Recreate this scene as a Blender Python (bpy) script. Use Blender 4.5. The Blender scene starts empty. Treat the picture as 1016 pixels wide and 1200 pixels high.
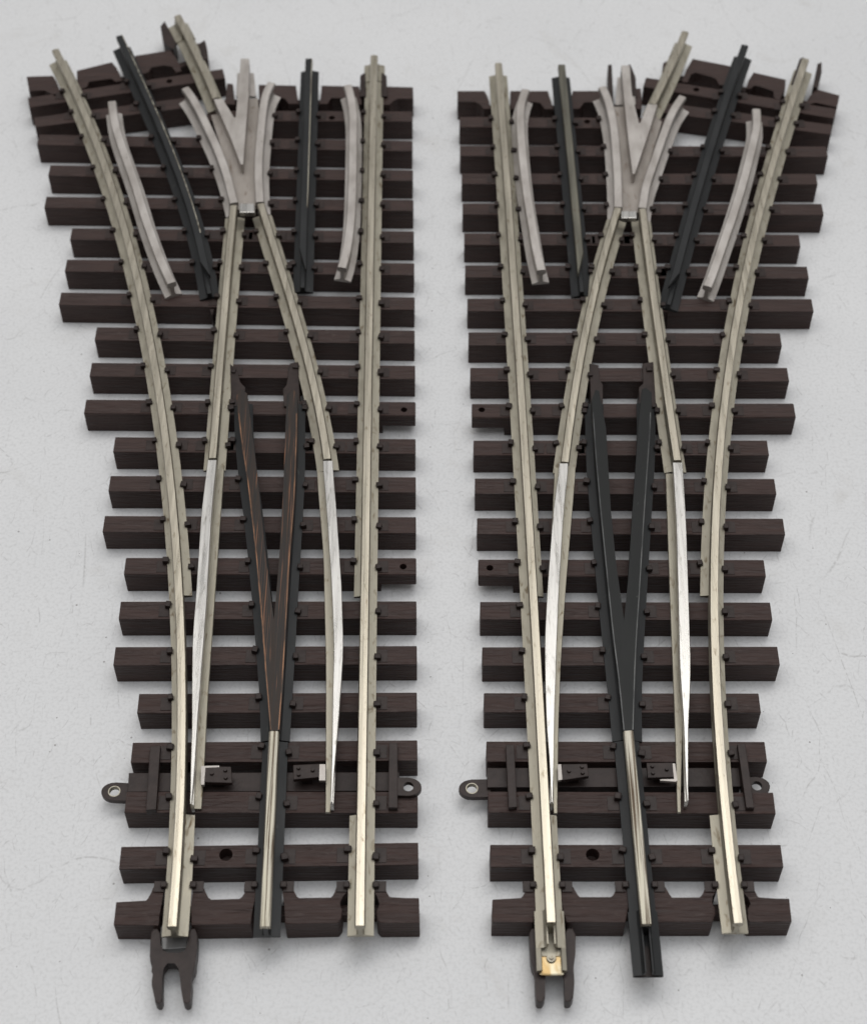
import bpy, bmesh, math, random
from mathutils import Vector
random.seed(7)
MM = 0.001
C = bpy.context.scene
# ---------------------------------------------------------------- camera, world, lamps, exposure
HT, HR = 6.2, 4.9
ZR = HT + HR
cam_d = bpy.data.cameras.new('camera'); cam = bpy.data.objects.new('camera', cam_d)
C.collection.objects.link(cam); C.camera = cam
cam.location = (0, -247.475*MM, 317.004*MM)
cam.rotation_euler = (math.radians(37.978), 0, 0)
cam_d.sensor_fit = 'HORIZONTAL'; cam_d.sensor_width = 36; cam_d.lens = 74.41
cam_d.clip_start = 0.01; cam_d.clip_end = 20
cam_d.dof.use_dof = True; cam_d.dof.focus_distance = 0.372; cam_d.dof.aperture_fstop = 30

w = bpy.data.worlds.new('World'); C.world = w; w.use_nodes = True
nt = w.node_tree; bg = nt.nodes['Background']
tc = nt.nodes.new('ShaderNodeTexCoord'); sx = nt.nodes.new('ShaderNodeSeparateXYZ')
cr = nt.nodes.new('ShaderNodeValToRGB')
nt.links.new(tc.outputs['Generated'], sx.inputs[0]); nt.links.new(sx.outputs['Z'], cr.inputs[0])
# the room is darker on the side of the person taking the picture
cy = nt.nodes.new('ShaderNodeValToRGB'); cy.color_ramp.elements[0].position = .15; cy.color_ramp.elements[1].position = .75
cy.color_ramp.elements[0].color = (.30, .29, .28, 1); cy.color_ramp.elements[1].color = (1, 1, 1, 1)
my = nt.nodes.new('ShaderNodeMath'); my.operation = 'MULTIPLY_ADD'; my.inputs[1].default_value = .5; my.inputs[2].default_value = .5
nt.links.new(sx.outputs['Y'], my.inputs[0]); nt.links.new(my.outputs[0], cy.inputs[0])
mm_ = nt.nodes.new('ShaderNodeMix'); mm_.data_type = 'RGBA'; mm_.blend_type = 'MULTIPLY'; mm_.inputs[0].default_value = 1
nt.links.new(cr.outputs[0], mm_.inputs[6]); nt.links.new(cy.outputs[0], mm_.inputs[7]); nt.links.new(mm_.outputs[2], bg.inputs[0])
cr.color_ramp.elements[0].position = 0.0; cr.color_ramp.elements[0].color = (.34, .33, .31, 1)
cr.color_ramp.elements[1].position = 1.0; cr.color_ramp.elements[1].color = (.90, .91, .93, 1)
bg.inputs[1].default_value = 0.67

def area(name, loc, target, size, sizey, power, col):
    l = bpy.data.lights.new(name, 'AREA'); l.shape = 'RECTANGLE'; l.size = size; l.size_y = sizey
    l.energy = power; l.color = col
    o = bpy.data.objects.new(name, l); C.collection.objects.link(o); o.location = loc
    o.rotation_euler = (Vector(target)-Vector(loc)).to_track_quat('-Z', 'Y').to_euler(); return o
area('window_light', (-0.15, 0.40, 1.25), (0, -.02, 0), 1.7, 0.40, 6.4, (1, .98, .945))
area('room_light', (0.15, -0.12, 1.4), (0, -.02, 0), 1.3, 0.9, 5.6, (.96, .98, 1))
C.view_settings.view_transform = 'Standard'; C.view_settings.look = 'None'
C.view_settings.exposure = 0.06; C.view_settings.gamma = 1.0; C.view_settings.use_curve_mapping = False

# ---------------------------------------------------------------- materials
def mat(name, c1, c2=None, metallic=0., rough=.5, rough2=None, nscale=(300, 300, 300), detail=4., bump=0., bscale=None, bdist=.0002,
        third=None, tscale=None, tpos=(.6, .7), spec=.5):
    m = bpy.data.materials.new(name); m.use_nodes = True; N = m.node_tree.nodes; Lk = m.node_tree.links
    p = N['Principled BSDF']; p.inputs['Metallic'].default_value = metallic; p.inputs['Roughness'].default_value = rough
    p.inputs['Specular IOR Level'].default_value = spec
    tc = N.new('ShaderNodeTexCoord')
    def noise(sc, det=4., dist=0.):
        mp = N.new('ShaderNodeMapping'); mp.inputs['Scale'].default_value = sc; Lk.new(tc.outputs['Object'], mp.inputs[0])
        n = N.new('ShaderNodeTexNoise'); n.inputs['Scale'].default_value = 1.; n.inputs['Detail'].default_value = det
        n.inputs['Distortion'].default_value = dist; Lk.new(mp.outputs[0], n.inputs[0]); return n
    n = noise(nscale, detail)
    r = N.new('ShaderNodeValToRGB'); r.color_ramp.elements[0].position = .32; r.color_ramp.elements[1].position = .68
    r.color_ramp.elements[0].color = (*c1, 1); r.color_ramp.elements[1].color = (*(c2 or c1), 1)
    Lk.new(n.outputs['Fac'], r.inputs[0]); out = r.outputs[0]
    if third:
        n3 = noise(tscale or nscale, 5., .6); r3 = N.new('ShaderNodeValToRGB')
        r3.color_ramp.elements[0].position, r3.color_ramp.elements[1].position = tpos
        r3.color_ramp.elements[0].color = (0, 0, 0, 1); r3.color_ramp.elements[1].color = (1, 1, 1, 1)
        mx = N.new('ShaderNodeMix'); mx.data_type = 'RGBA'; Lk.new(n3.outputs['Fac'], r3.inputs[0])
        Lk.new(r3.outputs[0], mx.inputs[0]); Lk.new(out, mx.inputs[6]); mx.inputs[7].default_value = (*third, 1); out = mx.outputs[2]
    Lk.new(out, p.inputs['Base Color'])
    if rough2 is not None:
        mr = N.new('ShaderNodeMapRange'); mr.inputs[1].default_value = .3; mr.inputs[2].default_value = .7
        mr.inputs[3].default_value = rough; mr.inputs[4].default_value = rough2
        Lk.new(n.outputs['Fac'], mr.inputs[0]); Lk.new(mr.outputs[0], p.inputs['Roughness'])
    if bump:
        nb = noise(bscale or nscale, 5., .4); b = N.new('ShaderNodeBump'); b.inputs['Strength'].default_value = bump
        b.inputs['Distance'].default_value = bdist; Lk.new(nb.outputs['Fac'], b.inputs['Height']); Lk.new(b.outputs[0], p.inputs['Normal'])
    return m
M = {}
M['brown'] = mat('brown_plastic', (.035, .0195, .0165), (.056, .0330, .0285), rough=.44, rough2=.60, nscale=(90, 900, 900), bump=1.0,
                 bscale=(170, 1700, 1700), bdist=.00042, third=(.072, .050, .044), tscale=(500, 900, 900), tpos=(.62, .80), spec=.30)
M['brown_smooth'] = mat('smooth_brown_plastic', (.024, .0155, .0135), (.038, .025, .022), rough=.46, nscale=(500, 500, 500), bump=.35, bscale=(1200, 1200, 1200), spec=.28)
M['nickel'] = mat('nickel_silver', (.42, .382, .308), (.51, .468, .385), metallic=.95, rough=.26, rough2=.42, nscale=(1400, 60, 1400), bump=.5,
                  bscale=(5200, 60, 5200), bdist=.00006, third=(.20, .155, .10), tscale=(1600, 500, 1600), tpos=(.60, .80))
M['nickel_foot'] = mat('dull_nickel_silver', (.33, .303, .243), (.43, .40, .328), metallic=.8, rough=.42, rough2=.58, nscale=(700, 200, 700), bump=.35,
                  bscale=(3000, 500, 3000), bdist=.00008, third=(.15, .11, .065), tscale=(900, 350, 900), tpos=(.58, .76))
M['bright'] = mat('polished_nickel_silver', (.50, .485, .46), (.60, .585, .56), metallic=.92, rough=.22, rough2=.38, nscale=(1200, 60, 1200),
                  bump=.3, bscale=(5200, 120, 5200), bdist=.0001, third=(.24, .225, .20), tscale=(1500, 260, 1500), tpos=(.58, .80))
M['cast'] = mat('cast_metal', (.40, .365, .335), (.54, .505, .475), metallic=.5, rough=.38, rough2=.55, nscale=(260, 120, 260), bump=.6,
                bscale=(1800, 500, 1800), bdist=.00012, third=(.27, .235, .21), tscale=(1500, 500, 1500), tpos=(.62, .80))
M['cast_dull'] = mat('dull_cast_metal', (.30, .265, .235), (.42, .38, .345), metallic=.4, rough=.5, rough2=.65, nscale=(300, 120, 300), bump=.2,
                third=(.16, .11, .08), tscale=(500, 200, 500), tpos=(.6, .75))
M['black'] = mat('blackened_metal', (.008, .009, .010), (.017, .018, .019), rough=.40, rough2=.55, nscale=(300, 80, 300), bump=.1,
                 bscale=(900, 100, 900), third=(.06, .06, .055), tscale=(900, 300, 900), tpos=(.66, .78), spec=.35)
M['black_plastic'] = mat('black_plastic', (.0095, .010, .010), (.015, .016, .0155), rough=.36, rough2=.55, nscale=(150, 60, 150),
                         bump=.35, spec=.22, third=(.06, .06, .055), tscale=(1500, 500, 1500), tpos=(.72, .8))
M['rusty'] = mat('rust_stained_plastic', (.010, .008, .007), (.030, .018, .012), rough=.40, rough2=.6, nscale=(1300, 40, 1300), bump=.5, spec=.35,
                 bscale=(1200, 120, 1200), bdist=.0001, third=(.20, .085, .042), tscale=(3800, 50, 3800), tpos=(.57, .70))
M['tarnished'] = mat('tarnished_railhead', (.105, .10, .082), (.19, .18, .145), metallic=.7, rough=.4, rough2=.55, nscale=(900, 60, 900), bump=.3,
                     third=(.09, .05, .03), tscale=(700, 200, 700), tpos=(.6, .75))
M['grey_edge'] = mat('painted_edge_highlight', (.02, .021, .021), (.11, .112, .11), metallic=.3, rough=.35, nscale=(900, 160, 900))  # paler grey standing in for highlights along the R wedge edges
M['copper'] = mat('worn_copper_edge', (.05, .03, .02), (.30, .15, .08), metallic=.5, rough=.4, nscale=(900, 160, 900))
M['worn'] = mat('worn_railhead', (.46, .43, .34), (.58, .55, .47), metallic=.6, rough=.45, rough2=.6, nscale=(1500, 70, 1500), bump=.3,
                bscale=(2500, 120, 2500), bdist=.0001, third=(.10, .07, .045), tscale=(3000, 45, 3000), tpos=(.44, .60))
M['brass'] = mat('brassy_joiner', (.38, .335, .235), (.48, .44, .33), metallic=1, rough=.28, rough2=.42, nscale=(400, 400, 400), bump=.15,
                 third=(.30, .21, .10), tscale=(250, 160, 250), tpos=(.5, .65))
M['steel'] = mat('steel_eyelet', (.6, .6, .6), metallic=1, rough=.3)
M['clear'] = mat('grey_translucent_plastic', (.20, .195, .19), rough=.2)

def surface_mat():
    m = bpy.data.materials.new('scuffed_white_board'); m.use_nodes = True; N = m.node_tree.nodes; Lk = m.node_tree.links
    p = N['Principled BSDF']; p.inputs['Specular IOR Level'].default_value = .35
    tc = N.new('ShaderNodeTexCoord')
    def mapping(sc, rot=0, loc=(0, 0, 0)):
        mp = N.new('ShaderNodeMapping'); mp.inputs['Scale'].default_value = (sc, sc, sc) if not isinstance(sc, tuple) else sc
        mp.inputs['Rotation'].default_value = (0, 0, rot); mp.inputs['Location'].default_value = loc
        Lk.new(tc.outputs['Object'], mp.inputs[0]); return mp
    def ramp(src, a, b, ca=(0, 0, 0, 1), cb=(1, 1, 1, 1)):
        r = N.new('ShaderNodeValToRGB'); r.color_ramp.elements[0].position = a; r.color_ramp.elements[1].position = b
        r.color_ramp.elements[0].color = ca; r.color_ramp.elements[1].color = cb; Lk.new(src, r.inputs[0]); return r.outputs[0]
    def math_(op, a, b):
        n = N.new('ShaderNodeMath'); n.operation = op
        for i, v in enumerate((a, b)):
            if isinstance(v, (int, float)): n.inputs[i].default_value = v
            else: Lk.new(v, n.inputs[i])
        return n.outputs[0]
    def noise(sc, det=4, rot=0, loc=(0, 0, 0), dist=0):
        n = N.new('ShaderNodeTexNoise'); n.inputs['Scale'].default_value = 1; n.inputs['Detail'].default_value = det
        n.inputs['Distortion'].default_value = dist
        Lk.new(mapping(sc, rot, loc).outputs[0], n.inputs[0]); return n.outputs['Fac']
    base = ramp(noise(22, 5), .3, .7, (.70, .702, .71, 1), (.745, .746, .752, 1))
    def mixc(a, fac, col):
        mx = N.new('ShaderNodeMix'); mx.data_type = 'RGBA'; Lk.new(fac, mx.inputs[0]); Lk.new(a, mx.inputs[6]); mx.inputs[7].default_value = col
        return mx.outputs[2]
    # grain of the board
    g = ramp(noise(1400, 3), .30, .55, (1, 1, 1, 1), (0, 0, 0, 1))
    col = mixc(base, math_('MULTIPLY', g, .34), (.50, .50, .50, 1))
    # long fine scratches: cell borders of distorted voronoi, broken up by noise
    for k, (sc, th, amt, rot) in enumerate(((17, .0018, .42, .4), (31, .0024, .38, 1.3), (70, .005, .36, 2.2), (130, .010, .30, .9), (210, .014, .25, 1.8))):
        mp = mapping((sc, sc*.55, sc), rot, (k*3.1, 1.7*k, 0))
        wn = N.new('ShaderNodeTexNoise'); wn.inputs['Scale'].default_value = 1.6; Lk.new(mp.outputs[0], wn.inputs[0])
        vm = N.new('ShaderNodeVectorMath'); vm.operation = 'MULTIPLY_ADD'; Lk.new(wn.outputs['Color'], vm.inputs[0])
        vm.inputs[1].default_value = (.35, .35, 0); Lk.new(mp.outputs[0], vm.inputs[2])
        v = N.new('ShaderNodeTexVoronoi'); v.feature = 'DISTANCE_TO_EDGE'; v.voronoi_dimensions = '2D'; Lk.new(vm.outputs[0], v.inputs['Vector'])
        v.inputs['Scale'].default_value = 1.
        ln = ramp(v.outputs['Distance'], th*.2, th*2.2, (1, 1, 1, 1), (0, 0, 0, 1))
        br = ramp(noise(sc*2.2, 3, loc=(5+k, 2, 0)), .50, .62)
        gr = ramp(noise(900, 2, loc=(k, 0, 0)), .36, .52)
        col = mixc(col, math_('MULTIPLY', math_('MULTIPLY', math_('MULTIPLY', ln, br), gr), amt), (.26, .25, .24, 1))
    # dirt specks
    v = N.new('ShaderNodeTexVoronoi'); v.voronoi_dimensions = '2D'; v.inputs['Scale'].default_value = 1.; Lk.new(mapping(130).outputs[0], v.inputs['Vector'])
    sp = N.new('ShaderNodeSeparateColor'); Lk.new(v.outputs['Color'], sp.inputs[0])
    r_ = math_('MULTIPLY', ramp(sp.outputs[0], .70, 1.0), .030)
    dot = math_('LESS_THAN', v.outputs['Distance'], r_)
    col = mixc(col, math_('MULTIPLY', dot, .6), (.13, .11, .10, 1))
    # faint brown grime
    col = mixc(col, math_('MULTIPLY', ramp(noise(60, 6, loc=(9, 4, 0), dist=1.), .60, .78), .22), (.42, .39, .35, 1))
    Lk.new(col, p.inputs['Base Color'])
    p.inputs['Roughness'].default_value = .42
    b = N.new('ShaderNodeBump'); b.inputs['Strength'].default_value = .18; b.inputs['Distance'].default_value = .0002
    Lk.new(noise(1700, 4), b.inputs['Height']); Lk.new(b.outputs[0], p.inputs['Normal'])
    return m

# ---------------------------------------------------------------- helpers (all input in millimetres)
BASE = Vector((0, 0, 0))
def obj(name, bm, m, parent=None, smooth=False):
    bmesh.ops.recalc_face_normals(bm, faces=bm.faces[:])
    bmesh.ops.scale(bm, vec=(MM, MM, MM), verts=bm.verts[:])
    if parent is not None:
        root = parent
        while root.parent: root = root.parent
        bmesh.ops.translate(bm, vec=-root.location, verts=bm.verts[:])
    me = bpy.data.meshes.new(name); bm.to_mesh(me); bm.free()
    me.materials.append(M[m] if isinstance(m, str) else m)
    o = bpy.data.objects.new(name, me); C.collection.objects.link(o)
    if parent is not None: o.parent = parent
    if m == 'nickel':      # foot and web have gone dull, only the running surface is polished
        me.materials.append(M['nickel_foot'])
        for p in me.polygons:
            if p.center.z < (HT+3.3)*MM: p.material_index = 1
    if smooth:
        for p in me.polygons: p.use_smooth = True
    return o
def ccw(P):
    a = sum(P[i-1][0]*P[i][1]-P[i][0]*P[i-1][1] for i in range(len(P)))
    return P if a > 0 else P[::-1]
def prism(bm, P, z0, z1, bevel=.18, taper=0.):
    P = ccw(P); n = len(P)
    t = [bm.verts.new((x, y, z1)) for x, y in P]; b = [bm.verts.new((x, y, z0)) for x, y in P]
    top = bm.faces.new(t); bm.faces.new(b[::-1])
    sd = [bm.faces.new((b[i], b[(i+1) % n], t[(i+1) % n], t[i])) for i in range(n)]
    if bevel:
        es = set(top.edges)
        for i, f in enumerate(sd):
            a = Vector((*P[i], 0))-Vector((*P[i-1], 0)); c = Vector((*P[(i+1) % n], 0))-Vector((*P[i], 0))
            if a.length > 1e-6 and c.length > 1e-6 and a.angle(c) > .6:
                for e in f.edges:
                    if t[i] in e.verts and b[i] in e.verts: es.add(e)
        bmesh.ops.bevel(bm, geom=list(es), offset=bevel, segments=2, affect='EDGES', profile=.6, clamp_overlap=True)
def box(bm, cx, cy, z0, z1, lx, ly, ang=0., bevel=.12):
    ca, sa = math.cos(ang), math.sin(ang)
    P = [(cx+x*ca-y*sa, cy+x*sa+y*ca) for x, y in ((-lx/2, -ly/2), (lx/2, -ly/2), (lx/2, ly/2), (-lx/2, ly/2))]
    prism(bm, P, z0, z1, bevel)
def frame(P, i):
    a = Vector(P[max(i-1, 0)]); b = Vector(P[min(i+1, len(P)-1)]); t = (b-a).normalized(); return t, Vector((t.y, -t.x))
def sweep(bm, P, prof, z0=0., caps=True, scale=None):
    rings = []
    for i, p in enumerate(P):
        t, n = frame(P, i)
        rings.append([bm.verts.new((p[0]+n.x*o, p[1]+n.y*o, z0+z)) for o, z in prof])
    k = len(prof)
    for a, b in zip(rings, rings[1:]):
        for j in range(k): bm.faces.new((a[j], a[(j+1) % k], b[(j+1) % k], b[j]))
    if caps: bm.faces.new(rings[0]); bm.faces.new(rings[-1][::-1])
def half(s, foot=2.45, head=.98):
    return [(s*foot, 0), (s*foot, .42), (s*.75, .85), (s*.45, 1.15), (s*.45, 3.15), (s*(head-.06), 3.55), (s*head, 3.75), (s*head, 4.55), (s*(head-.22), 4.86)]
def profile(fl=2.45, fr=2.45, head=.98):
    r, l = half(1, fr, head), half(-1, fl, head)
    return r+[(0, 4.92)]+l[::-1]
def cutrange(P, y0, y1):
    """part of polyline with y0<=y<=y1, with interpolated ends"""
    P = sorted(P, key=lambda p: p[1]); out = []
    for a, b in zip(P, P[1:]):
        for yy in (y0, y1):
            pass
    def at(y):
        for a, b in zip(P, P[1:]):
            if a[1] <= y <= b[1]:
                u = (y-a[1])/(b[1]-a[1]+1e-9); return (a[0]+(b[0]-a[0])*u, y)
    s = at(y0); e = at(y1)
    out = ([s] if s else [])+[tuple(p) for p in P if y0 < p[1] < y1]+([e] if e else [])
    return out
def xat(P, y):
    P = sorted(P, key=lambda p: p[1])
    for a, b in zip(P, P[1:]):
        if a[1] <= y <= b[1]: return a[0]+(b[0]-a[0])*(y-a[1])/(b[1]-a[1]+1e-9)
    return None
def ribbon(bm, Lp, Rp, z0, z1, n=26, bevel=0.1):
    y0 = max(min(p[1] for p in Lp), min(p[1] for p in Rp)); y1 = min(max(p[1] for p in Lp), max(p[1] for p in Rp))
    ys = [y0+(y1-y0)*i/n for i in range(n+1)]
    def sm(P, y):
        return sum(xat(P, min(max(y+d, y0+.001), y1-.001)) for d in (-3, -1.5, 0, 1.5, 3))/5
    rings = []
    for y in ys:
        l, r = sm(Lp, y), sm(Rp, y)
        if r-l < .25: r = l+.25
        h = min(bevel, (r-l)/3)
        rings.append([bm.verts.new(v) for v in ((l, y, z0), (r, y, z0), (r, y, z1-h), (r-h, y, z1), (l+h, y, z1), (l, y, z1-h))])
    for a, b in zip(rings, rings[1:]):
        for j in range(6): bm.faces.new((a[j], a[(j+1) % 6], b[(j+1) % 6], b[j]))
    bm.faces.new(rings[0]); bm.faces.new(rings[-1][::-1])
def cyl(bm, x, y, z0, z1, r, n=24, r2=None):
    t = [bm.verts.new((x+(r2 or r)*math.cos(2*math.pi*i/n), y+(r2 or r)*math.sin(2*math.pi*i/n), z1)) for i in range(n)]
    b = [bm.verts.new((x+r*math.cos(2*math.pi*i/n), y+r*math.sin(2*math.pi*i/n), z0)) for i in range(n)]
    bm.faces.new(t); bm.faces.new(b[::-1])
    for i in range(n): bm.faces.new((b[i], b[(i+1) % n], t[(i+1) % n], t[i]))
def drill(o, x, y, z0, z1, r, root):
    bm = bmesh.new(); cyl(bm, x, y, z0, z1, r, 32); c = obj('drill', bm, 'brown_smooth', root)
    md = o.modifiers.new('b', 'BOOLEAN'); md.operation = 'DIFFERENCE'; md.object = c; md.solver = 'EXACT'
    bpy.context.view_layer.update()
    me = bpy.data.meshes.new_from_object(o.evaluated_get(bpy.context.evaluated_depsgraph_get()))
    o.modifiers.clear(); o.data = me; bpy.data.objects.remove(c, do_unlink=True)

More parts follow.
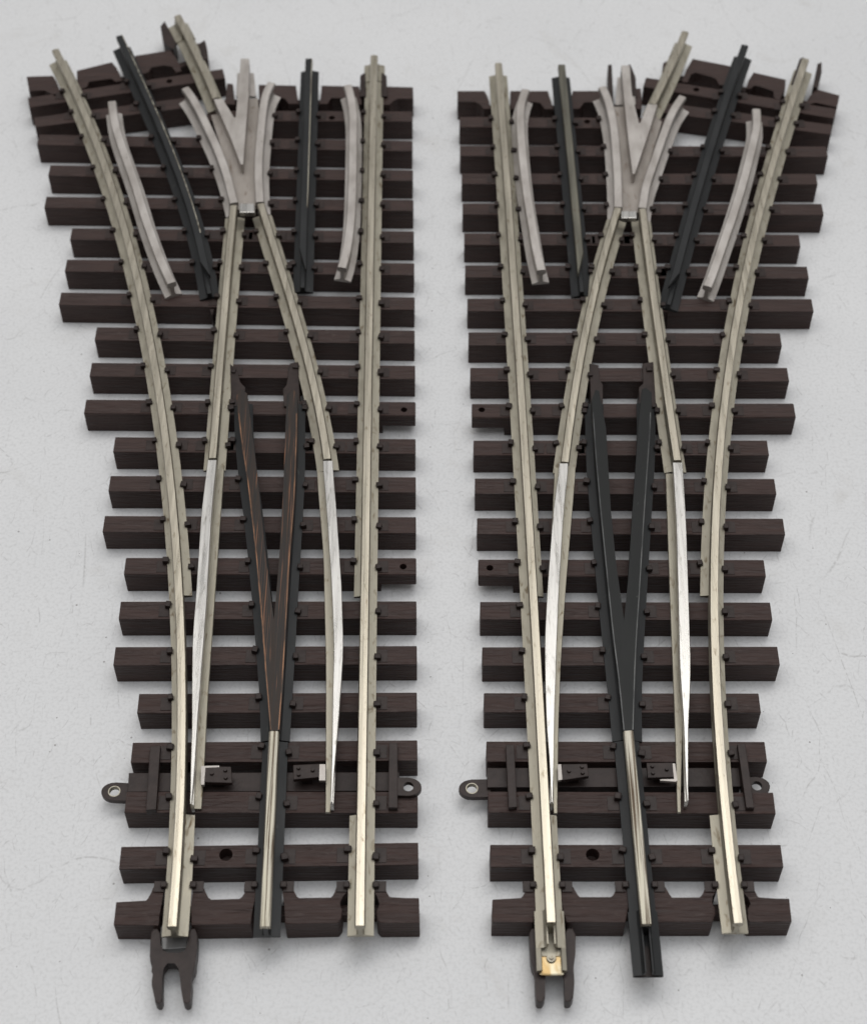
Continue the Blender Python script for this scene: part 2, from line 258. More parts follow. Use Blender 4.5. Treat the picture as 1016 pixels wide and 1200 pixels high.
# measured plan of the turnouts, millimetres on the table
DATA = {"ties":{"L":{"T21":[[-60.32,131.17],[-5.57,130.82]],"T20":[[-103.85,121.49],[-5.49,118.97]],"T19":[[-99.33,109.39],[-5.3,107.41]],"T18":[[-98.75,97.35],[-5.11,96.17]],"T17":[[-90.75,85.69],[-4.92,84.57]],"T16":[[-90.63,74.48],[-4.74,73.18]],"T15":[[-90.62,63.05],[-4.56,61.39]],"T14":[[-80.59,51.39],[-4.49,50.26]],"T13":[[-80.44,39.8],[-4.31,38.87]],"T12":[[-80.37,28.3],[-4.14,27.54]],"T11":[[-72.4,16.83],[-4.07,16.25]],"T10":[[-72.21,5.45],[-3.95,5.08]],"T9":[[-72.21,-5.89],[-3.84,-6.22]],"T8":[[-66.35,-17.31],[-3.72,-17.38]],"T7":[[-66.23,-28.91],[-3.61,-28.82]],"T6":[[-66.09,-40.45],[-3.46,-40.18]],"T5":[[-60.02,-51.9],[-3.39,-51.57]],"T4":[[-60.14,-63.37],[-3.24,-62.82]],"T3":[[-60.16,-74.48],[-3.1,-74.48]],"T2":[[-59.97,-86.45],[-2.95,-85.56]],"TB":[[-108.97,136.45],[-57.49,148.71]],"TC":[[-106.14,128.38],[-63.31,137.16]]},"R":{"T21":[[6.92,128.62],[61.66,128.03]],"T20":[[6.93,117.07],[102.76,116.74]],"T19":[[7.27,106.23],[98.68,106.1]],"T18":[[7.38,94.86],[98.7,94.67]],"T17":[[7.7,83.89],[91.42,83.34]],"T16":[[7.79,72.47],[92.02,71.99]],"T15":[[8.22,60.96],[91.7,60.81]],"T14":[[8.35,49.7],[82.69,49.42]],"T13":[[8.62,38.2],[83.03,38.2]],"T12":[[8.83,26.96],[83.18,27.09]],"T11":[[9.07,15.81],[75.74,15.81]],"T10":[[9.24,4.73],[76.09,4.59]],"T9":[[9.55,-6.5],[76.67,-6.65]],"T8":[[9.64,-17.77],[71.18,-17.88]],"T7":[[9.87,-28.98],[71.26,-29.13]],"T6":[[10.11,-40.49],[71.47,-40.35]],"T5":[[10.27,-51.71],[66.29,-51.79]],"T4":[[10.57,-63.09],[66.22,-63.19]],"T3":[[10.68,-74.44],[66.59,-74.67]],"T2":[[10.87,-86.01],[66.7,-86.03]],"TB":[[57.69,145.06],[107.53,131.87]],"TC":[[58.79,135.04],[105.51,125.43]]}},"poly":{"L":{"T1":[[[-59.7,-97.96],[-53.93,-97.89],[-53.51,-97.19],[-53.07,-95.09],[-52.64,-94.56],[-50.86,-94.56],[-50.99,-96.67],[-51.31,-98.41],[-51.22,-102.72],[-59.66,-102.67]],[[-45.37,-94.56],[-43.92,-94.56],[-43.39,-95.09],[-42.59,-97.19],[-41.9,-97.72],[-36.46,-97.54],[-35.85,-97.02],[-35.33,-95.09],[-34.88,-94.47],[-33.75,-94.47],[-33.46,-96.67],[-33.99,-98.41],[-34.06,-102.46],[-45.19,-102.63],[-45.54,-98.41]],[[-28.75,-94.47],[-27.13,-94.47],[-26.62,-95.09],[-25.88,-97.02],[-25.38,-97.37],[-19.28,-97.28],[-18.81,-96.84],[-18.4,-94.91],[-17.93,-94.39],[-16.31,-94.39],[-15.95,-95.62],[-17.21,-96.67],[-17.81,-98.06],[-17.12,-99.62],[-17.23,-101.18],[-17.83,-102.21],[-27.69,-102.46],[-28.06,-98.41]],[[-11.47,-94.39],[-9.69,-94.39],[-9.19,-95.09],[-8.52,-97.02],[-8.03,-97.19],[-2.73,-97.11],[-2.55,-102.21],[-9.87,-102.29],[-10.52,-101.52],[-10.71,-99.97],[-9.94,-98.41],[-10.46,-96.67],[-11.6,-95.62]]],"T22":[[[-55.89,142.53],[-54.26,142.35],[-53.67,137.16],[-52.97,133.62],[-56.2,133.98],[-55.76,137.52]],[[-47.31,141.99],[-37.14,141.63],[-36.57,136.81],[-36.09,133.98],[-38.83,133.98],[-39.63,136.1],[-41.51,136.99],[-42.49,133.98],[-46.6,133.98]],[[-30.22,141.63],[-20.06,141.27],[-19.5,137.16],[-19.18,133.62],[-21.92,133.62],[-22.92,136.45],[-27.51,136.63],[-28.33,133.98],[-30.61,133.98],[-30.28,137.16]],[[-13.6,141.27],[-5.53,140.91],[-5.38,136.1],[-9.62,136.28],[-10.76,135.39],[-11.65,133.62],[-13.7,133.62],[-13.53,137.16]]],"TA":[[[-110.57,145.43],[-103.43,145.79],[-102.22,143.61],[-100.74,139.3],[-100.01,137.16],[-101.79,136.81],[-103.41,138.59],[-104.7,139.66],[-109.02,139.3]],[[-97.2,147.97],[-88.07,151.65],[-86.66,149.44],[-85.11,145.79],[-84.41,143.61],[-86.22,143.25],[-87.31,144.7],[-93.41,143.43],[-93.59,141.09],[-95.31,140.02],[-96.62,143.25]],[[-82.05,154.42],[-72.42,156.84],[-70.72,153.49],[-69.22,149.81],[-68.57,147.61],[-70.16,147.24],[-71.32,149.81],[-73.7,150.36],[-77.11,149.44],[-77.6,147.24],[-79.38,146.52],[-80.84,149.44]],[[-66.05,159.46],[-63.08,160.59],[-62.31,156.84],[-61.79,153.12],[-63.6,152.38],[-65.01,155.35]]]},"R":{"T1":[[[11.08,-97.42],[16.55,-97.37],[17.04,-96.84],[17.42,-95.09],[17.93,-94.47],[19.7,-94.47],[19.24,-98.41],[18.63,-102.09],[10.91,-102.04]],[[23.74,-94.47],[25.84,-94.39],[26.46,-94.91],[27.02,-96.67],[27.48,-97.19],[33.43,-97.19],[33.93,-96.84],[34.52,-95.09],[35.04,-94.47],[36.83,-94.39],[36.72,-98.41],[35.83,-102.09],[24.85,-102.04],[24.29,-100.14]],[[41.19,-94.39],[43.45,-94.39],[43.89,-94.91],[44.4,-96.67],[44.83,-97.28],[50.13,-97.25],[50.65,-96.84],[51.3,-95.09],[51.84,-94.47],[53.45,-94.47],[53.51,-95.62],[52.44,-96.67],[52.14,-98.06],[52.83,-99.28],[52.71,-100.49],[52.08,-102.04],[41.73,-102.04],[41.37,-98.41]],[[58.31,-94.39],[60.09,-94.39],[60.49,-95.09],[60.92,-97.02],[61.38,-97.25],[67.01,-97.25],[66.91,-101.95],[59.09,-102.04],[58.69,-101.35],[58.89,-99.45],[59.81,-98.41],[59.48,-97.02],[58.14,-95.97]]],"T22":[[[6.44,139.37],[13.8,139.37],[14.45,137.16],[14.87,135.04],[15.26,131.87],[13.44,131.87],[12.34,133.98],[11.43,134.86],[6.52,134.86]],[[20.7,139.37],[30.82,139.37],[31.55,134.68],[31.89,131.87],[29.62,131.87],[28.8,134.33],[27.44,134.86],[23.78,134.86],[22.78,131.87],[20.5,131.87]],[[37.49,139.37],[46.0,139.37],[46.48,135.74],[46.48,131.87],[44.2,131.87],[43.65,134.33],[41.62,134.86],[40.24,134.68],[38.96,131.87],[37.13,131.87],[36.86,135.74]],[[53.66,140.38],[55.97,140.38],[55.84,135.39],[55.59,131.87],[53.31,131.87]]],"TA":[[[62.81,151.28],[65.04,152.75],[65.4,148.71],[64.35,144.34],[62.32,145.06]],[[71.03,153.12],[81.13,149.95],[80.63,145.06],[78.91,141.81],[77.3,141.81],[76.85,144.34],[75.56,145.43],[71.32,147.24],[69.87,146.52],[68.85,142.89],[67.27,143.25],[68.83,147.97]],[[87.12,147.24],[95.57,144.12],[94.85,140.02],[92.96,135.74],[91.44,136.45],[91.77,139.3],[88.75,141.09],[86.76,141.81],[85.68,140.38],[84.29,140.38],[85.34,143.61]],[[103.38,140.12],[109.23,137.52],[107.86,132.57],[102.2,134.68],[100.47,133.62],[99.64,134.33],[101.15,137.16]]]}},"rail":{"L":{"stock_a":[[-102.65,150.83],[-99.71,144.27],[-96.88,137.7],[-94.16,131.14],[-91.55,124.57],[-89.04,118.01],[-86.62,111.45],[-84.3,104.88],[-82.07,98.32],[-79.93,91.75],[-77.87,85.19],[-75.89,78.62],[-73.99,72.06],[-72.17,65.5],[-70.42,58.93],[-68.75,52.37],[-67.14,45.8],[-65.61,39.24],[-64.14,32.68],[-62.74,26.11],[-61.4,19.55],[-60.12,12.98],[-58.91,6.42],[-57.76,-0.14],[-56.67,-6.71],[-55.64,-13.27],[-54.67,-19.84],[-53.77,-26.4],[-52.92,-32.96],[-52.14,-39.53],[-51.42,-46.09],[-50.77,-52.66],[-50.17,-59.22],[-49.65,-65.79],[-49.19,-72.35],[-48.79,-78.91],[-48.47,-85.48],[-48.22,-92.04],[-48.05,-98.61],[-47.95,-105.17]],"stock_b":[[-16.06,148.27],[-15.99,139.54],[-15.92,130.8],[-15.84,122.07],[-15.77,113.34],[-15.69,104.6],[-15.61,95.87],[-15.53,87.14],[-15.45,78.4],[-15.37,69.67],[-15.29,60.94],[-15.21,52.2],[-15.12,43.47],[-15.04,34.74],[-14.95,26.0],[-14.86,17.27],[-14.78,8.53],[-14.69,-0.2],[-14.6,-8.93],[-14.5,-17.67],[-14.41,-26.4],[-14.32,-35.13],[-14.22,-43.87],[-14.13,-52.6],[-14.03,-61.33],[-13.93,-70.07],[-13.83,-78.8],[-13.73,-87.53],[-13.63,-96.27],[-13.52,-105.0]],"closure_a":[[-50.01,88.78],[-49.95,81.31],[-49.89,73.83],[-49.82,66.36],[-49.74,58.89],[-49.66,51.42],[-49.57,43.94],[-49.47,36.47],[-49.37,29.0],[-49.25,21.53],[-49.14,14.05],[-49.01,6.58]],"closure_b":[[-43.23,89.4],[-42.04,85.03],[-40.85,80.66],[-39.64,76.29],[-38.44,71.91],[-37.24,67.54],[-36.05,63.17],[-34.87,58.8],[-33.72,54.43],[-32.58,50.06],[-31.48,45.68],[-30.4,41.31],[-29.36,36.94],[-28.37,32.57],[-27.42,28.2],[-26.53,23.83],[-25.69,19.45],[-24.91,15.08],[-24.19,10.71],[-23.55,6.34]],"exit":[[-70.78,165.84],[-69.16,161.9],[-67.58,157.96],[-66.04,154.03],[-64.54,150.09],[-63.07,146.15],[-61.65,142.21],[-60.27,138.28],[-58.93,134.34],[-57.63,130.4]],"centre":[[-30.91,-105.17],[-31.0,-99.24],[-31.09,-93.31],[-31.18,-87.38],[-31.27,-81.45],[-31.36,-75.52],[-31.45,-69.59],[-31.54,-63.66]],"mid_a":[[-85.87,156.77],[-83.96,151.89],[-82.05,147.01],[-80.13,142.13],[-78.22,137.24],[-76.32,132.36],[-74.44,127.48],[-72.58,122.6],[-70.76,117.72],[-68.98,112.84],[-67.24,107.95],[-65.56,103.07],[-63.94,98.19],[-62.39,93.31],[-60.91,88.43],[-59.51,83.55],[-58.21,78.66],[-56.99,73.78],[-55.89,68.9],[-54.89,64.02]],"mid_b":[[-33.62,146.81],[-33.46,139.47],[-33.29,132.13],[-33.12,124.79],[-32.96,117.45],[-32.79,110.11],[-32.62,102.77],[-32.45,95.43],[-32.29,88.09],[-32.12,80.75],[-31.95,73.41],[-31.79,66.07]],"guard_a":[[-84.88,129.01],[-84.31,125.97],[-83.71,122.93],[-83.04,120.08],[-82.36,117.6],[-81.23,114.0],[-80.43,111.57],[-79.45,108.69],[-78.37,105.55],[-77.27,102.35],[-76.24,99.29],[-75.27,96.32],[-74.32,93.25],[-73.43,90.32],[-72.56,87.44],[-71.66,84.58],[-70.67,81.59],[-69.63,78.52],[-68.58,75.5],[-67.56,72.64],[-66.54,69.89],[-65.32,66.82],[-64.18,64.13],[-63.04,61.41]],"guard_b":[[-22.82,135.67],[-22.24,132.8],[-21.72,129.78],[-21.38,126.93],[-21.11,123.82],[-20.97,121.0],[-20.89,118.15],[-20.81,114.75],[-20.75,112.09],[-20.69,109.18],[-20.63,106.06],[-20.58,102.8],[-20.54,99.76],[-20.51,96.67],[-20.49,93.45],[-20.47,90.29],[-20.48,87.36],[-20.53,84.34],[-20.65,80.96],[-20.81,78.12],[-20.99,75.49],[-21.29,72.29],[-21.68,69.52],[-22.24,66.66]],"wing_a":[[-65.99,134.61],[-64.81,132.55],[-63.63,130.27],[-62.64,128.11],[-61.58,125.67],[-60.63,123.34],[-59.69,120.95],[-58.76,118.53],[-57.87,116.2],[-57.02,114.01],[-56.16,111.64],[-55.36,109.3],[-54.59,107.0],[-53.8,104.54],[-53.02,101.99],[-52.35,99.55],[-51.74,97.14],[-51.16,94.67],[-50.58,92.18],[-49.99,89.71]],"wing_b":[[-43.21,136.74],[-43.89,134.47],[-44.4,132.02],[-44.62,129.76],[-44.75,127.11],[-44.81,124.77],[-44.83,122.34],[-44.83,119.74],[-44.83,117.19],[-44.83,114.71],[-44.83,112.15],[-44.81,109.64],[-44.76,107.2],[-44.68,104.75],[-44.56,102.4],[-44.4,99.87],[-44.21,97.53],[-43.98,95.06],[-43.73,92.53],[-43.49,90.03]]},"R":{"stock_a":[[100.49,146.81],[98.29,140.37],[96.12,133.92],[93.98,127.48],[91.88,121.03],[89.81,114.59],[87.79,108.15],[85.81,101.7],[83.88,95.26],[82.0,88.82],[80.17,82.37],[78.4,75.93],[76.69,69.48],[75.04,63.04],[73.45,56.6],[71.92,50.15],[70.46,43.71],[69.07,37.26],[67.75,30.82],[66.5,24.38],[65.31,17.93],[64.2,11.49],[63.16,5.05],[62.19,-1.4],[61.3,-7.84],[60.47,-14.29],[59.72,-20.73],[59.04,-27.17],[58.43,-33.62],[57.89,-40.06],[57.42,-46.51],[57.01,-52.95],[56.67,-59.39],[56.4,-65.84],[56.19,-72.28],[56.04,-78.72],[55.95,-85.17],[55.91,-91.61],[55.93,-98.06],[56.0,-104.5]],"stock_b":[[17.5,144.99],[17.72,136.39],[17.93,127.8],[18.13,119.2],[18.33,110.6],[18.53,102.0],[18.72,93.41],[18.9,84.81],[19.08,76.21],[19.25,67.61],[19.42,59.02],[19.58,50.42],[19.74,41.82],[19.9,33.23],[20.04,24.63],[20.19,16.03],[20.32,7.43],[20.45,-1.16],[20.58,-9.76],[20.7,-18.36],[20.82,-26.95],[20.93,-35.55],[21.04,-44.15],[21.14,-52.75],[21.23,-61.34],[21.32,-69.94],[21.41,-78.54],[21.49,-87.14],[21.57,-95.73],[21.63,-104.33]],"closure_a":[[52.21,87.53],[52.31,80.12],[52.42,72.7],[52.55,65.29],[52.69,57.87],[52.85,50.46],[53.01,43.04],[53.19,35.63],[53.38,28.21],[53.59,20.8],[53.81,13.38],[54.04,5.97]],"closure_b":[[46.06,87.84],[44.82,83.51],[43.64,79.17],[42.49,74.84],[41.39,70.5],[40.33,66.17],[39.31,61.83],[38.33,57.5],[37.38,53.16],[36.47,48.83],[35.6,44.49],[34.76,40.16],[33.95,35.82],[33.18,31.49],[32.43,27.15],[31.71,22.82],[31.02,18.48],[30.36,14.15],[29.72,9.81],[29.1,5.48]],"exit":[[68.98,158.64],[67.85,155.23],[66.69,151.82],[65.51,148.41],[64.29,145.0],[63.05,141.6],[61.77,138.19],[60.47,134.78],[59.14,131.37],[57.78,127.96]],"centre":[[39.15,-104.67],[39.06,-98.78],[38.98,-92.9],[38.89,-87.01],[38.8,-81.13],[38.72,-75.24],[38.63,-69.36],[38.54,-63.47]],"mid_a":[[84.72,152.68],[83.1,147.82],[81.49,142.95],[79.92,138.09],[78.36,133.22],[76.83,128.36],[75.32,123.49],[73.83,118.63],[72.36,113.76],[70.91,108.9],[69.49,104.03],[68.08,99.17],[66.69,94.3],[65.31,89.44],[63.96,84.57],[62.62,79.71],[61.29,74.84],[59.99,69.98],[58.69,65.11],[57.41,60.25]],"mid_b":[[34.46,144.27],[34.61,137.03],[34.75,129.79],[34.89,122.54],[35.02,115.3],[35.15,108.06],[35.28,100.82],[35.39,93.58],[35.51,86.34],[35.62,79.09],[35.72,71.85],[35.82,64.61]],"guard_a":[[84.87,125.89],[84.66,122.96],[84.34,119.97],[83.83,117.4],[83.08,114.55],[82.3,111.59],[81.57,108.86],[80.74,105.84],[79.88,102.75],[79.03,99.79],[78.17,96.87],[77.28,93.96],[76.38,91.09],[75.51,88.33],[74.58,85.47],[73.63,82.64],[72.69,79.9],[71.74,77.12],[70.77,74.22],[69.74,71.15],[68.74,68.19],[67.87,65.66],[66.74,62.59],[65.8,60.25]],"guard_b":[[24.47,133.91],[23.74,131.09],[23.14,128.13],[22.86,125.6],[22.71,122.46],[22.68,119.57],[22.7,116.68],[22.75,113.52],[22.82,110.32],[22.9,107.28],[23.01,104.26],[23.14,101.26],[23.28,98.29],[23.44,95.39],[23.64,92.31],[23.87,89.24],[24.1,86.27],[24.33,83.5],[24.56,80.34],[24.79,77.42],[25.04,74.61],[25.37,71.63],[25.75,68.7],[26.14,65.78]],"wing_a":[[65.92,131.1],[64.8,129.02],[63.7,126.9],[62.75,124.74],[61.94,122.6],[61.11,120.22],[60.38,118.02],[59.65,115.72],[58.91,113.34],[58.19,111.01],[57.48,108.68],[56.77,106.36],[56.09,104.09],[55.4,101.79],[54.68,99.51],[54.02,97.25],[53.45,94.94],[53.0,92.59],[52.6,90.21],[52.2,87.84]],"wing_b":[[44.92,134.97],[45.51,132.68],[46.0,130.22],[46.3,127.85],[46.55,125.26],[46.73,122.98],[46.86,120.68],[46.94,117.86],[46.96,115.63],[46.95,113.1],[46.93,110.44],[46.89,107.86],[46.85,105.37],[46.79,102.79],[46.72,100.33],[46.63,97.95],[46.53,95.5],[46.41,93.01],[46.28,90.58],[46.15,88.15]]}},"ribbon":{"L":{"blade_a":[[[-50.01,5.97],[-50.27,-8.67],[-49.62,-31.27],[-49.48,-40.92],[-48.68,-52.31],[-47.82,-62.29],[-47.41,-70.04],[-46.73,-79.8]],[[-48.03,5.97],[-48.05,-8.67],[-47.31,-31.27],[-47.09,-44.07],[-46.89,-56.34],[-46.84,-62.29],[-46.54,-70.04],[-46.47,-79.8]]],"blade_foot_a":[[[-49.33,7.92],[-48.58,-28.34],[-47.63,-57.78],[-47.02,-69.56],[-46.52,-78.65]],[[-46.85,7.92],[-46.23,-28.34],[-45.8,-53.75],[-45.25,-69.56],[-45.08,-79.02]]],"blade_b":[[[-24.57,5.72],[-23.1,-8.67],[-21.28,-29.08],[-20.32,-44.07],[-20.16,-56.34],[-19.88,-68.12],[-19.77,-80.35]],[[-22.4,5.72],[-20.97,-8.67],[-19.22,-29.08],[-18.4,-44.07],[-18.58,-52.31],[-18.85,-62.29],[-19.29,-71.94],[-19.47,-79.43]]],"blade_foot_b":[[[-26.12,5.94],[-23.72,-17.09],[-22.12,-45.52],[-21.55,-61.76],[-20.95,-79.39]],[[-23.26,5.94],[-21.33,-17.09],[-20.19,-45.52],[-20.15,-61.76],[-19.96,-79.39]]]},"R":{"blade_b":[[[27.94,4.99],[25.91,-8.67],[23.87,-29.08],[22.84,-41.97],[22.53,-52.31],[22.4,-62.29],[22.69,-70.04],[22.64,-79.43]],[[29.92,4.99],[28.18,-8.67],[26.29,-29.08],[25.29,-41.97],[24.6,-52.31],[23.97,-61.31],[23.52,-70.04],[22.9,-79.43]]],"blade_foot_b":[[[27.12,7.17],[24.47,-26.12],[23.7,-45.52],[23.66,-63.73],[23.26,-79.58]],[[31.9,7.17],[28.09,-26.12],[26.16,-45.52],[25.11,-59.78],[24.01,-79.58]]],"blade_a":[[[52.98,5.23],[52.38,-11.0],[51.14,-31.27],[49.97,-48.22],[49.8,-56.34],[49.64,-62.29],[49.05,-71.94],[48.73,-79.06]],[[55.15,5.23],[54.5,-11.0],[53.27,-31.27],[52.22,-48.22],[51.3,-56.34],[50.47,-62.29],[49.63,-71.94],[48.99,-79.06]]],"blade_foot_a":[[[51.81,5.45],[50.02,-28.34],[49.16,-45.52],[48.5,-59.78],[47.29,-79.39]],[[55.62,5.45],[52.91,-28.34],[51.44,-45.52],[50.04,-59.78],[47.95,-79.39]]]}},"plan":{"L":{"wedge":[[-43.95,27.27],[-42.48,25.7],[-40.53,13.17],[-38.31,-1.55],[-35.65,-20.17],[-33.94,-31.27],[-32.93,-38.38],[-32.87,-31.27],[-32.75,-20.17],[-32.89,-1.55],[-33.3,15.68],[-33.49,25.18],[-32.23,27.27],[-30.96,25.18],[-30.5,13.17],[-30.16,-3.94],[-30.43,-20.17],[-30.34,-35.6],[-30.27,-52.31],[-30.41,-63.47],[-32.34,-63.66],[-33.8,-52.31],[-35.82,-35.6],[-38.15,-17.91],[-41.08,0.85],[-43.76,15.68],[-44.98,25.18]],"frogv":[[-58.08,129.88],[-55.69,130.05],[-52.21,122.11],[-51.56,122.45],[-52.06,146.81],[-49.76,146.81],[-48.97,131.8],[-48.82,118.03],[-48.58,104.09],[-49.23,104.09],[-52.58,114.66],[-55.63,123.13]],"floor":[[-58.87,127.2],[-56.66,127.9],[-53.2,120.34],[-50.74,120.34],[-49.82,133.84],[-46.89,134.19],[-45.42,121.02],[-45.72,107.62],[-44.9,90.58],[-49.19,90.58],[-51.1,99.48],[-54.31,110.93]],"block":[[-48.58,89.4],[-44.84,89.4],[-44.58,86.13],[-48.26,86.13]],"legfoot":[[-53.28,145.93],[-48.76,145.93],[-47.59,136.23],[-52.86,136.23]]},"R":{"wedge":[[37.1,27.0],[37.85,26.48],[38.77,15.68],[38.44,-8.67],[38.68,-22.43],[39.34,-38.38],[40.92,-26.88],[43.06,-8.67],[46.06,15.68],[47.64,27.0],[48.66,27.53],[49.91,25.96],[48.94,15.68],[45.83,-8.67],[43.12,-31.27],[41.75,-41.97],[40.68,-52.31],[39.65,-63.47],[37.45,-63.66],[37.26,-52.31],[36.71,-39.86],[36.43,-26.88],[36.04,-8.67],[35.86,8.18],[35.92,23.36]],"frogv":[[50.49,143.9],[52.79,143.9],[52.54,131.8],[53.41,120.06],[54.07,120.06],[56.37,127.96],[58.99,127.62],[55.8,116.34],[51.16,100.52],[50.56,100.52],[50.37,114.66],[50.39,131.8]],"floor":[[47.81,130.68],[50.53,130.68],[51.99,118.98],[54.89,118.98],[58.24,127.9],[60.23,124.44],[55.96,109.27],[53.27,99.48],[51.49,89.64],[47.41,89.64],[48.16,101.1],[48.12,114.26]],"block":[[46.8,86.59],[50.52,86.59],[50.45,84.12],[46.64,84.12]],"legfoot":[[49.81,144.12],[54.31,144.12],[53.98,132.7],[48.52,132.7]]}},"misc":{"L":{"headstrip":[[-60.42,-69.6],[-6.77,-69.41],[-6.72,-73.62],[-60.23,-73.81]],"keep_a":[[-56.34,-64.98],[-54.32,-64.78],[-53.81,-79.08],[-55.77,-79.26]],"keep_b":[[-8.84,-64.19],[-7.14,-64.19],[-6.96,-78.71],[-8.78,-78.71]],"brack_a":[[-45.18,-69.89],[-39.79,-70.09],[-39.37,-73.71],[-44.73,-73.52]],"brack_b":[[-27.64,-69.7],[-22.36,-69.41],[-22.07,-72.38],[-27.4,-72.95]],"tab_a":[[-45.75,-69.95],[-42.15,-69.86],[-42.12,-70.24],[-44.88,-70.34],[-44.75,-74.14],[-45.42,-74.14]],"tab_b":[[-22.43,-69.57],[-21.25,-69.57],[-21.12,-73.19],[-22.37,-73.19]],"lug_a":[[-63.03,-73.25],4.0,[-59.47,-73.44]],"lug_b":[[-4.93,-74.0],7.2,[-7.69,-73.9]],"gusset_a":[[-47.79,38.94],[-45.84,36.77],[-45.19,33.01],[-43.69,31.41],[-43.71,25.6],[-46.47,25.6]],"gusset_b":[[-33.74,38.94],[-31.75,39.48],[-30.72,25.6],[-34.46,25.6],[-34.93,30.88],[-33.99,31.94]],"gusset_c":[[-55.31,67.86],[-53.48,71.43],[-52.47,63.46],[-53.34,55.66],[-54.93,60.26]],"fork":[[[-52.77,-102.77],[-51.1,-102.77],[-50.54,-107.02],[-50.09,-107.69],[-45.98,-107.69],[-45.72,-107.02],[-45.76,-102.77],[-44.09,-102.77],[-43.83,-107.86],[-43.99,-108.86],[-43.91,-110.7],[-44.65,-112.19],[-44.31,-113.51],[-44.26,-115.97],[-44.29,-117.43],[-45.45,-117.51],[-45.82,-115.97],[-46.28,-114.17],[-46.84,-109.53],[-49.99,-109.53],[-49.69,-114.0],[-49.34,-117.43],[-50.57,-117.51],[-50.95,-115.97],[-51.73,-113.51],[-51.56,-112.02],[-51.64,-111.2],[-52.45,-108.86],[-52.54,-106.85]]],"forkplate":[[-51.62,-101.52],[-46.16,-101.52],[-46.11,-105.8],[-50.87,-106.14]],"prongs":[[[-19.67,136.05],[-19.89,144.65],[-18.53,146.1],[-18.07,136.05]],[[-13.95,136.05],[-14.13,146.1],[-12.72,144.65],[-12.35,136.05]],[[-76.02,166.24],[-75.04,168.54],[-70.84,158.66],[-71.54,156.04],[-74.37,158.66]],[[-64.48,158.66],[-63.19,160.17],[-62.31,151.96],[-63.42,151.23]]]},"R":{"headstrip":[[10.68,-68.44],[61.05,-68.44],[60.6,-72.67],[10.6,-72.86]],"keep_a":[[60.47,-64.39],[62.08,-64.39],[62.29,-78.71],[60.72,-78.71]],"keep_b":[[14.35,-64.59],[16.05,-64.59],[16.24,-78.52],[14.58,-78.71]],"brack_b":[[25.21,-69.51],[30.26,-69.41],[30.44,-72.19],[25.05,-73.14]],"brack_a":[[41.95,-69.22],[47.26,-69.13],[47.32,-72.38],[41.96,-72.57]],"tab_b":[[24.44,-69.57],[25.12,-69.57],[25.22,-73.0],[24.37,-73.19]],"tab_a":[[47.06,-69.38],[47.56,-69.38],[47.75,-73.19],[47.39,-73.48],[44.32,-73.19],[44.34,-72.97],[47.1,-72.91]],"lug_b":[[7.59,-72.59],4.0,[11.31,-72.49]],"lug_a":[[64.01,-72.01],4.0,[60.8,-72.11]],"gusset_b":[[36.55,38.94],[38.73,38.39],[38.48,34.08],[39.37,32.21],[39.02,26.13],[36.26,26.13]],"gusset_a":[[49.0,38.94],[51.65,39.48],[51.24,26.13],[47.49,26.13],[47.67,31.41],[48.93,32.47]],"gusset_c":[[55.8,63.46],[57.83,67.86],[57.83,60.26],[56.43,55.66]],"fork":[[[17.86,-102.77],[19.93,-102.77],[20.26,-106.85],[23.42,-106.85],[24.07,-106.51],[24.55,-102.77],[26.55,-102.77],[26.3,-107.86],[25.99,-109.36],[25.76,-110.86],[25.83,-112.69],[25.76,-114.0],[25.39,-116.94],[23.9,-117.27],[23.92,-116.13],[24.15,-109.87],[20.58,-109.87],[20.46,-114.0],[20.26,-117.1],[18.78,-117.27],[18.66,-116.13],[18.6,-113.51],[18.68,-111.2],[18.02,-109.87],[17.89,-106.51]]],"forkplate":[[20.26,-101.52],[24.77,-101.52],[24.25,-105.8],[20.58,-105.97]],"prongs":[[[96.44,141.04],[100.12,151.96],[101.38,152.7],[100.58,148.29],[98.05,141.04]],[[102.33,140.33],[104.73,149.75],[105.99,150.49],[105.4,146.1],[103.34,139.25]],[[47.57,149.39],[48.62,149.39],[48.08,133.22],[46.72,133.22]],[[53.04,149.39],[53.73,149.39],[54.75,143.93],[54.43,136.05],[53.29,136.05]]]}},"holes":{"L":[[[-39.73,-88.15],"T2",1.3],[[-6.51,-19.73],"T8",0.75],[[-6.78,25.08],"T12",0.75],[[-71.56,143.43],"TB",0.85],[[-26.98,128.2],"T21",0.85]],"R":[[[30.46,-88.15],"T2",1.3],[[12.1,-20.07],"T8",0.75],[[11.1,25.08],"T12",0.75],[[70.89,139.84],"TB",0.85],[[40.73,126.64],"T21",0.85]]},"cam":{"phi":0.6628421902971572,"HC":317.0036886011994,"YO":247.47499853625234}}

# ---------------------------------------------------------------- the surface
M['board'] = surface_mat()
bm = bmesh.new(); bmesh.ops.create_grid(bm, x_segments=2, y_segments=2, size=900)
s = obj('tabletop', bm, 'board'); s['kind'] = 'structure'; s['label'] = 'scuffed off-white board under both turnouts'

